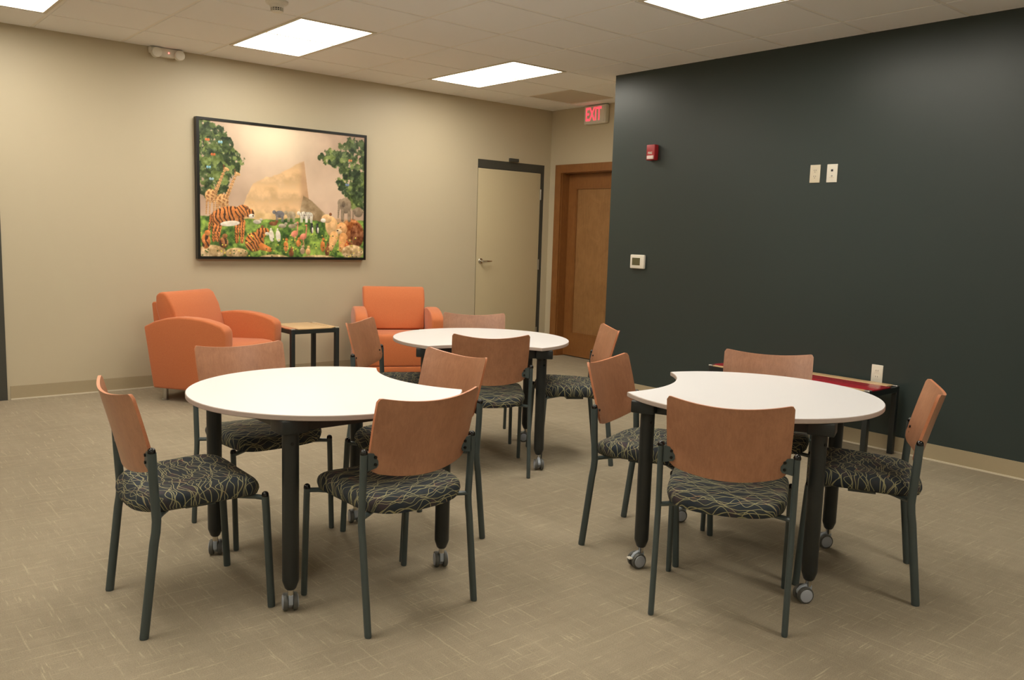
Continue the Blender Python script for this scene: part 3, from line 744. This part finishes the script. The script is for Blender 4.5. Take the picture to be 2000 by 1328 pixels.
    ell(.850, .235, .040, .058, 0, C_(214, 160, 104), .1); ell(.832, .215, .022, .022, 0, C_(232, 200, 156)); ell(.822, .222, .007, .007, 0, C_(70, 44, 34)); ell(.842, .250, .006, .005, 0, C_(60, 40, 26))
    limb(.80, .17, .775, .075, .032, .018, C_(216, 168, 112)); limb(.86, .16, .85, .07, .032, .02, C_(204, 150, 94))
    # grey tusked animals
    ell(.875, .43, .042, .070, 0, C_(146, 128, 106)); ell(.842, .45, .022, .034, 0, C_(150, 132, 110)); limb(.832, .43, .826, .33, .009, .005, C_(146, 128, 106)); ell(.862, .44, .013, .028, 0, C_(112, 96, 78))
    for k in (.855, .90): limb(k, .38, k, .31, .012, .011, C_(128, 112, 92))
    ell(.962, .38, .034, .045, 0, C_(140, 122, 100)); ell(.935, .385, .014, .022, 0, C_(134, 116, 96)); limb(.928, .37, .925, .32, .006, .004, C_(134, 116, 96))
    # grazers in the middle distance
    for cx_, col, kw in ((.455, C_(112, 110, 112), {}), (.525, C_(168, 152, 124), {}), (.605, WH, dict(stripes=22)), (.635, WH, dict(stripes=22))):
        ell(cx_, .335, .030, .030, 0, col, **kw)
        for k in (-.02, -.012, .012, .02): limb(cx_ + k, .325, cx_ + k, .28, .004, .003, col)
        ell(cx_ - .034, .35, .012, .016, .6, col)
    # birds: pale fans, pink waders, upright black and white pairs
    for px in (.405, .445): ell(px, .165, .016, .050, .12, WH, shade=.1); ell(px - .004, .215, .005, .012, 0, WH)
    for px, pz in ((.545, .185), (.60, .165)):
        ell(px, pz, .024, .026, .5, PK); limb(px + .016, pz + .01, px + .022, pz + .085, .005, .0035, PK); ell(px + .018, pz + .09, .008, .007, 0, PK); limb(px, pz - .02, px + .004, pz - .07, .003, .002, PK)
    for px in (.655, .69): ell(px, .225, .011, .038, 0, C_(48, 48, 52)); ell(px + .004, .218, .006, .026, 0, WH); ell(px, .265, .007, .010, 0, C_(44, 44, 48))
    for px, pz, col in ((.47, .245, C_(176, 164, 142)), (.53, .245, C_(166, 150, 124)), (.415, .26, BR), (.32, .27, C_(196, 186, 168))): ell(px, pz, .026, .018, 0, col, .1); ell(px + .022, pz + .018, .010, .012, 0, col)
    # small ones in front
    for px, pz, col, h_ in ((.492, .085, OR, .045), (.525, .03, BR, .03), (.725, .09, OR, .05), (.755, .05, BR, .045), (.63, .045, TAN, .03), (.595, .05, C_(186, 160, 130), .028), (.57, .11, OR, .03), (.885, .09, C_(196, 96, 50), .035)):
        ell(px, pz, .016, h_, 0, col, .15); ell(px + .004, pz + h_ + .006, .010, .013, 0, col, .1); ell(px + .001, pz + h_ + .022, .003, .007, 0, BR)
    for cx_, cz, rx, rz_ in ((.06, .035, .085, .055), (.20, .025, .070, .045), (.925, .045, .080, .065), (.42, -.01, .10, .03), (.70, -.01, .12, .03)): ell(cx_, cz, rx, rz_, 0, C_(192, 166, 122), .4)
    ell(.030, .115, .026, .062, 0, OR, .25, stripes=5); ell(.040, .175, .018, .022, 0, OR); ell(.128, .105, .028, .045, 0, C_(158, 106, 64), .3, stripes=5); ell(.135, .155, .016, .018, 0, C_(158, 106, 64))
    r = np.random.RandomState(9)
    for q in range(120): ell(r.rand(), r.rand() * .19, .0045, .006, 0, C_(226, 208, 90) if r.rand() < .45 else C_(56, 92, 34))
    for px, pz, col in ((.045, .86, C_(206, 110, 60)), (.115, .85, C_(130, 180, 196)), (.075, .755, C_(206, 110, 60)), (.05, .66, C_(130, 180, 196)), (.065, .575, C_(150, 180, 190)), (.905, .80, C_(206, 130, 80)), (.885, .60, C_(110, 130, 170))):
        ell(px - .006, pz, .007, .011, .5, col); ell(px + .006, pz, .007, .011, -.5, col)
    img = np.clip(img, 0.02, .98)
    lin = np.where(img <= .04045, img / 12.92, ((img + .055) / 1.055) ** 2.4)
    xs = np.linspace(-hw + fw_, hw - fw_, NX + 1); zs = np.linspace(fw_, hh - fw_, NZ + 1)
    X, Z = np.meshgrid(xs, zs); vs = np.stack([X, np.full_like(X, -dp + .006), Z], -1).reshape(-1, 3)
    idx = np.arange((NX + 1) * (NZ + 1)).reshape(NZ + 1, NX + 1)
    fs = np.stack([idx[:-1, :-1], idx[:-1, 1:], idx[1:, 1:], idx[1:, :-1]], -1).reshape(-1, 4)
    me = bpy.data.meshes.new('print'); me.from_pydata(vs.tolist(), [], fs.tolist())
    at = me.color_attributes.new('art', 'FLOAT_COLOR', 'POINT'); cc = np.ones((len(vs), 4)); cc[:, :3] = lin.reshape(-1, 3); at.data.foreach_set('color', cc.ravel())
    tm = NT('printed_canvas'); a = tm.add('ShaderNodeVertexColor', layer_name='art'); tm.base(a.outputs[0], .5); me.materials.append(tm.m)
    o = bpy.data.objects.new('print', me); COL.objects.link(o); o.parent = t
    MB().box((-hw + fw_, -dp + .008, fw_), (hw - fw_, -.002, hh - fw_)).build('canvas_backing', MAT['canvasblack'], t)
picture()

# ------------------------------------------------------------------ wall and ceiling fittings
def text_mesh(txt, h, mat, name, parent, loc, rot, depth=.001, width=None):
    cu = bpy.data.curves.new(name, 'FONT'); cu.body = txt; cu.size = 1; cu.align_x = 'CENTER'; cu.align_y = 'CENTER'; cu.extrude = depth / h
    cu.offset = .018
    o = bpy.data.objects.new(name, cu); COL.objects.link(o); bpy.context.view_layer.update()
    dg = bpy.context.evaluated_depsgraph_get(); me = bpy.data.meshes.new_from_object(o.evaluated_get(dg)); bpy.data.objects.remove(o)
    me.materials.clear(); me.materials.append(mat); k = h / .70
    xs = [v.co.x for v in me.vertices]; kx = k if width is None else width / (max(xs) - min(xs))
    me.transform(Matrix.Diagonal((kx, k, h, 1)))
    ob = bpy.data.objects.new(name, me); COL.objects.link(ob); ob.parent = parent; ob.location = loc; ob.rotation_euler = rot; return ob
ROT_X = (PI / 2, 0, -PI / 2)     # text readable when looking towards +x
# exit sign on the end wall
t = thing('exit_sign', 'lit red EXIT sign in a white case above the oak door', 'exit sign', (XE, -.715, 2.50))
MB().box((-.062, -.155, 0), (-.0005, .155, .188), 0, .012).build('case', MAT['white'], t)
MB().box((-.0645, -.140, .014), (-.0625, .140, .174), 0, .0).build('face_plate', MAT['white'], t)
text_mesh('EXIT', .132, MAT['exitred'], 'lettering', t, (-.066, .014, .092), ROT_X, .0012, .225)
# emergency light on the left wall
t = thing('emergency_light', 'white emergency light with two round heads and a red indicator, top of the beige wall', 'emergency light', (.933, 0, 2.618))
m = MB(); m.prism([(-.128, .075), (.128, .075), (.128, .03), (.075, .022), (.06, .008), (-.06, .008), (-.075, .022), (-.128, .03)], -.055, -.0005, plane='XZ', bev=.006); m.build('case', MAT['white'], t)
for sx in (-1, 1):
    m = MB(); m.lathe([(.022, -.03), (.036, -.045), (.039, -.085), (.036, -.092), (.030, -.093), (.001, -.090)], (sx * .088, 0, .030), 'Y', 28)
    m.build('lamp_head', MAT['white'], t)
MB().lathe([(.005, -.055), (.005, -.059)], (.012, 0, .040), 'Y', 12).build('indicator', MAT['led'], t)
# smoke detector
t = thing('smoke_detector', 'white smoke detector on the ceiling at the top edge of the photo', 'smoke detector', (.957, -2.002, H))
MB().lathe([(.068, 0), (.068, -.010), (.060, -.018), (.046, -.024), (.040, -.040)], (0, 0, 0), 'Z', 36).build('base', MAT['white'], t)
m = MB()
for k in range(16):
    a = 2 * PI * k / 16; m.box((.033, -.0022, -.060), (.039, .0022, -.038)); 
    seg = m.v[-8:]; m.v[-8:] = [tuple(Matrix.Rotation(a, 3, 'Z') @ Vector(p)) for p in seg]
m.lathe([(.039, -.048), (.039, -.051)], (0, 0, 0), 'Z', 36); m.lathe([(.038, -.058), (.034, -.063), (.001, -.065)], (0, 0, 0), 'Z', 36)
m.build('cage', MAT['white'], t)
MB().lathe([(.030, -.040), (.030, -.060)], (0, 0, 0), 'Z', 24).build('sensor_chamber', MAT['slot'], t)
# fire alarm
t = thing('fire_alarm', 'small red fire alarm strobe high on the dark wall', 'fire alarm', (XW, -2.412, 2.028))
MB().box((-.05, -.044, -.062), (-.0005, .044, .062), 0, .006).build('case', MAT['red'], t)
MB().box((-.062, -.038, -.056), (-.048, .028, -.026), 0, .004).build('strobe', MAT['strobe'], t)
text_mesh('FIRE', .018, MAT['white'], 'lettering', t, (-.0505, .004, -.006), ROT_X, .0006)
# thermostat
t = thing('thermostat', 'white thermostat with a dark screen on the dark wall, below the fire alarm', 'thermostat', (XW, -2.302, 1.137))
MB().box((-.026, -.077, -.058), (-.0005, .077, .058), 0, .008).build('case', MAT['white'], t)
MB().box((-.0272, -.034, -.030), (-.0255, .052, .032), 0, .0).build('screen', MAT['lcd'], t)
# wall plates
def plate(name, label, y, z, kind, mat):
    t = thing(name, label, 'wall plate' if kind != 'o' else 'outlet', (XW, y, z), group=None)
    MB().box((-.006, -.0385, -.061), (-.0004, .0385, .061), 0, .0025).build('cover_plate', mat, t)
    if kind == 'a':
        for dz_ in (.020, -.020):
            r_ = MB().box((-.0072, -.017, dz_ - .015), (-.0055, .017, dz_ + .015), 0, .001).build('socket', mat, t)
            m = MB(); m.box((-.0078, -.008, dz_ - .001), (-.0071, -.0055, dz_ + .008)); m.box((-.0078, .0055, dz_ - .001), (-.0071, .008, dz_ + .008)); m.lathe([(.0026, -.0078), (.0026, -.0071)], (0, 0, dz_ - .008), 'X', 10); m.build('slots', MAT['slot'], r_)
    elif kind == 'b':
        MB().box((-.0085, -.007, .012), (-.0055, .007, .026), 0, .0).build('data_jack', MAT['slot'], t)
        m = MB(); m.lathe([(.0055, -.009), (.0055, -.0055)], (0, 0, -.018), 'X', 14); m.build('coax_jack', MAT['steel'], t)
        MB().box((-.0066, -.018, -.030), (-.0058, .018, -.026)).build('label_strip', MAT['ivory'], t)
    else:
        for dz_ in (.020, -.020):
            r_ = MB().box((-.0072, -.017, dz_ - .015), (-.0055, .017, dz_ + .015), 0, .001).build('socket', MAT['white'], t)
            m = MB(); m.box((-.0078, -.008, dz_ - .001), (-.0071, -.0055, dz_ + .008)); m.box((-.0078, .0055, dz_ - .001), (-.0071, .008, dz_ + .008)); m.build('slots', MAT['slot'], r_)
plate('wall_outlet', 'ivory outlet plate on the dark wall, left of the white one', -3.869, 1.808, 'a', MAT['ivory'])
plate('data_plate', 'white plate with a dark jack on the dark wall, right of the ivory plate', -3.995, 1.808, 'b', MAT['white'])
plate('wall_outlet', 'white electrical outlet on the dark wall just above the console table', -4.423, .492, 'o', MAT['white'])
